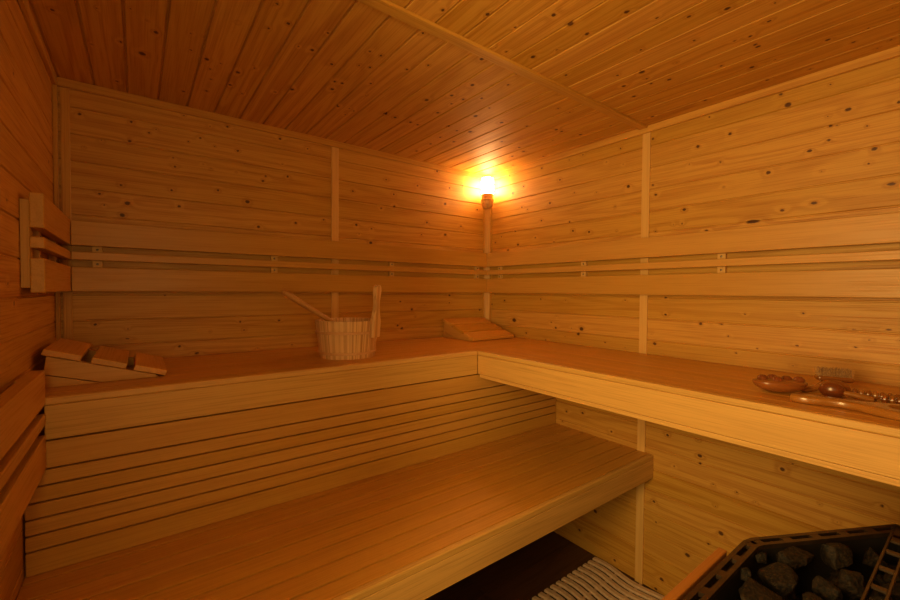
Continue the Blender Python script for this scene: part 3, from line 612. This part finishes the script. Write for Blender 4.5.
for y in (1.165, 1.06, .955, .85, .745, .64):
    m = MB(); m.box(1.305 - 1.7, 2.068 - 1.7, y - .9 - .006, y - .9 + .006, 0, .0075, 'x', .001); m.build('crossbar', MAT, t)

# ------------------------------------------------------------------ heater
HZ = .87
t = thing('sauna_heater', 'metal sauna heater with slotted rim, full of black stones', 'heater', (1.12, .10, 0))
T0 = Vector(t.location)
def off_poly(P, d):
    n = len(P); R = []
    for i in range(n):
        a, b, c = Vector(P[i - 1]), Vector(P[i]), Vector(P[(i + 1) % n])
        e1 = (b - a).normalized(); e2 = (c - b).normalized()
        n1 = Vector((-e1.y, e1.x)); n2 = Vector((-e2.y, e2.x))
        bis = (n1 + n2).normalized(); R.append(tuple(b + bis * (d / max(.3, bis.dot(n1)))))
    return R
# outline counter-clockwise seen from above
OUT = [(.74, -.065), (1.165, -.065), (1.478, .1005), (1.165, .284), (.74, .284)]
OUT = [(.74, -.06), (1.14, -.06), (1.16, -.057), (1.47, .092), (1.484, .104), (1.484, .116), (1.474, .122), (1.184, .278), (1.162, .284), (.74, .284)]
INN = off_poly(OUT, .024)
def flat_ring(m, A_, B_, z0, z1):
    bm = bmesh.new(); n = len(A_)
    L4 = [[bm.verts.new((p[0] - T0.x, p[1] - T0.y, z)) for p in Q] for Q, z in ((A_, z0), (B_, z0), (A_, z1), (B_, z1))]
    for i in range(n):
        j = (i + 1) % n
        for q, r_ in ((0, 1), (1, 3), (3, 2), (2, 0)): bm.faces.new((L4[q][i], L4[q][j], L4[r_][j], L4[r_][i]))
    bmesh.ops.recalc_face_normals(bm, faces=bm.faces[:]); m.from_bm(bm, 'x')
# rim: outer lip, inner lip and bridges that leave real slots between them
m = MB()
flat_ring(m, OUT, off_poly(OUT, .0075), HZ - .012, HZ)
flat_ring(m, off_poly(OUT, .0165), INN, HZ - .008, HZ)
mid0, mid1 = off_poly(OUT, .0072), off_poly(OUT, .0168)
def bridges(m, a0, a1, b0, b1, n, wd, skip_ends=True):
    a0, a1, b0, b1 = map(Vector, (a0, a1, b0, b1))
    for i in range(n + 1):
        f = i / n; L_ = (a1 - a0).length; h = wd / L_ / 2
        f0, f1 = max(0, f - h), min(1, f + h)
        P4 = [a0.lerp(a1, f0), a0.lerp(a1, f1), b0.lerp(b1, f1), b0.lerp(b1, f0)]
        m.prism([(p.x - T0.x, p.y - T0.y) for p in P4], HZ - .008, HZ - .0004, 'xy', 'x', 0)
nP = len(OUT)
for i in range(nP):
    j = (i + 1) % nP; L_ = (Vector(OUT[j]) - Vector(OUT[i])).length
    if L_ < .05: bridges(m, mid0[i], mid0[j], mid1[i], mid1[j], 1, L_ * 1.3)
    else: bridges(m, mid0[i], mid0[j], mid1[i], mid1[j], max(2, int(round(L_ / .068))), .020)
m.build('rim', METAL, t)
# crossbar with slots, above the stones
m = MB()
ya, yb = .090, .1165
m.box(.775 - T0.x, 1.43 - T0.x, yb - .004 - T0.y, yb - T0.y, HZ + .001, HZ + .006, 'x', .0008)
m.box(.775 - T0.x, 1.40 - T0.x, ya - T0.y, ya + .004 - T0.y, HZ + .001, HZ + .006, 'x', .0008)
for i in range(9): m.box(.80 + .075 * i - T0.x, .811 + .075 * i - T0.x, ya + .004 - T0.y, yb - .004 - T0.y, HZ + .001, HZ + .0055, 'x', .0005)
m.box(1.38 - T0.x, 1.455 - T0.x, ya + .0045 - T0.y, yb - .0045 - T0.y, HZ + .001, HZ + .0055, 'x', .0005)
m.build('crossbar', METAL, t)
# casing
def wall_ring(m, P, th, z0, z1): flat_ring(m, P, off_poly(P, th), z0, z1)
BODY = off_poly(OUT, .006)
m = MB(); wall_ring(m, BODY, .004, .12, HZ - .0125); m.build('casing', METAL, t)
m = MB(); wall_ring(m, off_poly(OUT, .0215), .0022, .76, HZ - .0085); m.build('inner_liner', DARKM, t)
m = MB(); Pf = off_poly(OUT, .0242)
m.prism([(p[0] - T0.x, p[1] - T0.y) for p in Pf], .762, .768, 'xy', 'x', 0); m.build('stone_tray', DARKM, t)
for (x, y) in ((.79, -.02), (.79, .24), (1.13, -.02), (1.13, .24)):
    m = MB(); m.lathe([(0, 0), (.02, 0), (.02, .008), (.012, .012), (.012, .125), (0, .125)], 20, Matrix.Translation((x - T0.x, y - T0.y, 0))); m.build('leg', DARKM, t)
# wooden guard rail
t = thing('heater_guard', 'orange wooden guard rail standing beside the heater rim', 'guard rail', (1.0, .305, 0))
m = MB(); m.box(-.30, .098, -.016, -.002, .815, HZ + .002, 'x', .002, 2); m.build('guard_rail', GUARD, t)
m = MB(); m.box(-.30, .096, -.015, -.003, .42, .47, 'x', .002); m.build('lower_rail', GUARD, t)
for x in (-.28, .075):
    m = MB(); m.box(x, x + .020, -.0155, -.0025, 0, .8148, 'z', .002); m.build('guard_post', GUARD, t)
# stones
def stone_mesh(seed, sx, sy, sz):
    r = random.Random(seed); bm = bmesh.new()
    for _ in range(15):
        v = Vector((r.gauss(0, 1), r.gauss(0, 1), r.gauss(0, 1))).normalized() * r.uniform(.86, 1.0)
        bm.verts.new((v.x * sx, v.y * sy, v.z * sz))
    h = bmesh.ops.convex_hull(bm, input=bm.verts[:])
    bmesh.ops.delete(bm, geom=list({g_ for g_ in h['geom_interior'] + h['geom_unused'] if isinstance(g_, bmesh.types.BMVert)}), context='VERTS')
    bmesh.ops.bevel(bm, geom=bm.edges[:], offset=min(sx, sy, sz) * .13, segments=2, profile=.6, affect='EDGES', clamp_overlap=True)
    bmesh.ops.triangulate(bm, faces=bm.faces[:])
    bmesh.ops.subdivide_edges(bm, edges=[e for e in bm.edges if e.calc_length() > .006], cuts=2, use_grid_fill=True)
    bmesh.ops.triangulate(bm, faces=bm.faces[:])
    for v in bm.verts:
        q = v.co * 70 + Vector((seed, 0, 0)); v.co += v.co.normalized() * (noise.noise(q) * .0016 + noise.noise(q * 2.7) * .0009)
    bmesh.ops.recalc_face_normals(bm, faces=bm.faces[:])
    m = MB(); m.from_bm(bm, 'x', None, True); return m
STONES = [
 (1.205, .215, .852, .040, .022, .024, -28, 'flat black heater stone touching the back rim at left'),
 (1.278, .174, .852, .040, .022, .024, -28, 'black heater stone at the middle of the back rim, pale specks on its left'),
 (1.113, .216, .853, .036, .030, .029, -20, 'upright block-like black heater stone behind the front left stone'),
 (1.148, .160, .848, .020, .024, .027, 0, 'narrow black heater stone between the two largest stones'),
 (1.212, .140, .847, .040, .025, .024, -30, 'broad black heater stone beside the slotted crossbar'),
 (1.352, .1290, .842, .024, .017, .021, -28, 'small reddish-black heater stone alone in the far tip of the heater'),
 (1.030, .222, .855, .042, .030, .026, -15, 'large front left heater stone with golden specks'),
 (1.072, .253, .858, .013, .011, .011, 0, 'small black heater stone wedged against the left rim slots'),
 (1.152, .251, .856, .014, .010, .011, -20, 'smallest black heater stone just inside the rounded rim corner'),
 (1.078, .162, .848, .032, .022, .025, 10, 'black heater stone at the bottom edge beside the crossbar'),
 (.948, .232, .852, .034, .024, .025, 0, 'black heater stone nearest to the wooden guard rail end'),
]
sn = 0
for (x, y, z, sx, sy, sz, rz, lb) in STONES:
    sn += 1
    sx, sy, sz = sx * 1.06, sy * 1.06, sz * 1.06
    o = stone_mesh(sn * 11, sx, sy, sz).build('heater_stone', STONE); o.location = (x, y, z); o.rotation_euler = (0, 0, math.radians(rz))
    tag(o, lb, 'stone', 'stones in the heater')
rs = random.Random(5)
under = []
for j in range(5):
    for i in range(10):
        x, y = .79 + i * .064 + (j % 2) * .03, -.012 + j * .050
        if x > 1.385 - max(0, abs(y - .11) - .01) * 1.9 or x > 1.37: continue
        if any(math.hypot(x - q[0], y - q[1]) < .058 for q in STONES): continue
        under.append((x, y))
protos = [stone_mesh(300 + i, .031, .026, .023).build('heater_stone', STONE) for i in range(3)]
used = set()
def put(i, x, y, z, lb, s=1.0):
    p = protos[i % 3]
    if i % 3 in used: o = p.copy(); C.objects.link(o)
    else: o = p; used.add(i % 3)
    o.location = (x, y, z); o.rotation_euler = (rs.uniform(0, 6), rs.uniform(0, 6), rs.uniform(0, 6)); o.scale = (s, s, s)
    tag(o, lb, 'stone', 'stones in the heater')
for i, (x, y) in enumerate(under): put(i, x, y, .842 + rs.uniform(-.004, .004), 'black heater stone on the near side of the heater, below or near the crossbar', 1.0)
low = []
for j in range(5):
    for i in range(12):
        x = .79 + i * .055 + (j % 2) * .027; y = -.008 + j * .058
        if x < 1.405 - max(0, abs(y - .11) - .01) * 1.9: low.append((x, y))
for i, (x, y) in enumerate(low): put(i, x, y, .798, 'black heater stone in the dark layer under the top stones', .98)

# ------------------------------------------------------------------ light
LAMP_COL = (1.0, .54, .20); LAMP_STR = 92.0
FILL_COL = (1.0, .655, .225)
FILLS = [((.14, -.42, 1.40), (1.14, .40, 1.40), .50, 1.1, 13.0), ((-.30, .28, 1.42), (.70, .62, 1.42), .50, 1.1, 40.0)]
lamp_shade.data.materials.clear(); lamp_shade.data.materials.append(lamp_mat())
bpy.data.materials.remove(bpy.data.materials['tmp'])
for p, q, w_, h_, e_ in FILLS:      # added soft fill lights outside both panes, no such source seen
    ld = bpy.data.lights.new('added_fill_light', 'AREA'); ld.shape = 'RECTANGLE'; ld.size = w_; ld.size_y = h_; ld.energy = e_; ld.color = FILL_COL
    lo_ = bpy.data.objects.new('added_fill_light', ld); C.objects.link(lo_); lo_.location = p
    lo_.rotation_euler = (Vector(q) - Vector(p)).to_track_quat('-Z', 'Y').to_euler()
w = bpy.data.worlds.new('added_ambient'); SC.world = w; w.use_nodes = True  # faint warm ambient added around the room, no hallway is built
w.node_tree.nodes['Background'].inputs[0].default_value = (1, .75, .5, 1); w.node_tree.nodes['Background'].inputs[1].default_value = .03

# ------------------------------------------------------------------ camera
cam = bpy.data.cameras.new('camera'); co = bpy.data.objects.new('camera', cam); C.objects.link(co); SC.camera = co
R_ = Matrix(((.7978878, .0085542, -.60274529), (-.60276331, .02321887, -.79758214), (.00717239, .99969381, .02368221)))
co.matrix_world = Matrix.Translation((.23494954, 0, 1.3475379)) @ R_.to_4x4()
cam.sensor_fit = 'HORIZONTAL'; cam.sensor_width = 36; cam.lens = 413.4112 / 900 * 36; cam.clip_start = .01
SC.view_settings.view_transform = 'Standard'; SC.view_settings.look = 'None'; SC.view_settings.gamma = 1
SC.view_settings.use_curve_mapping = False; SC.view_settings.exposure = 0.04
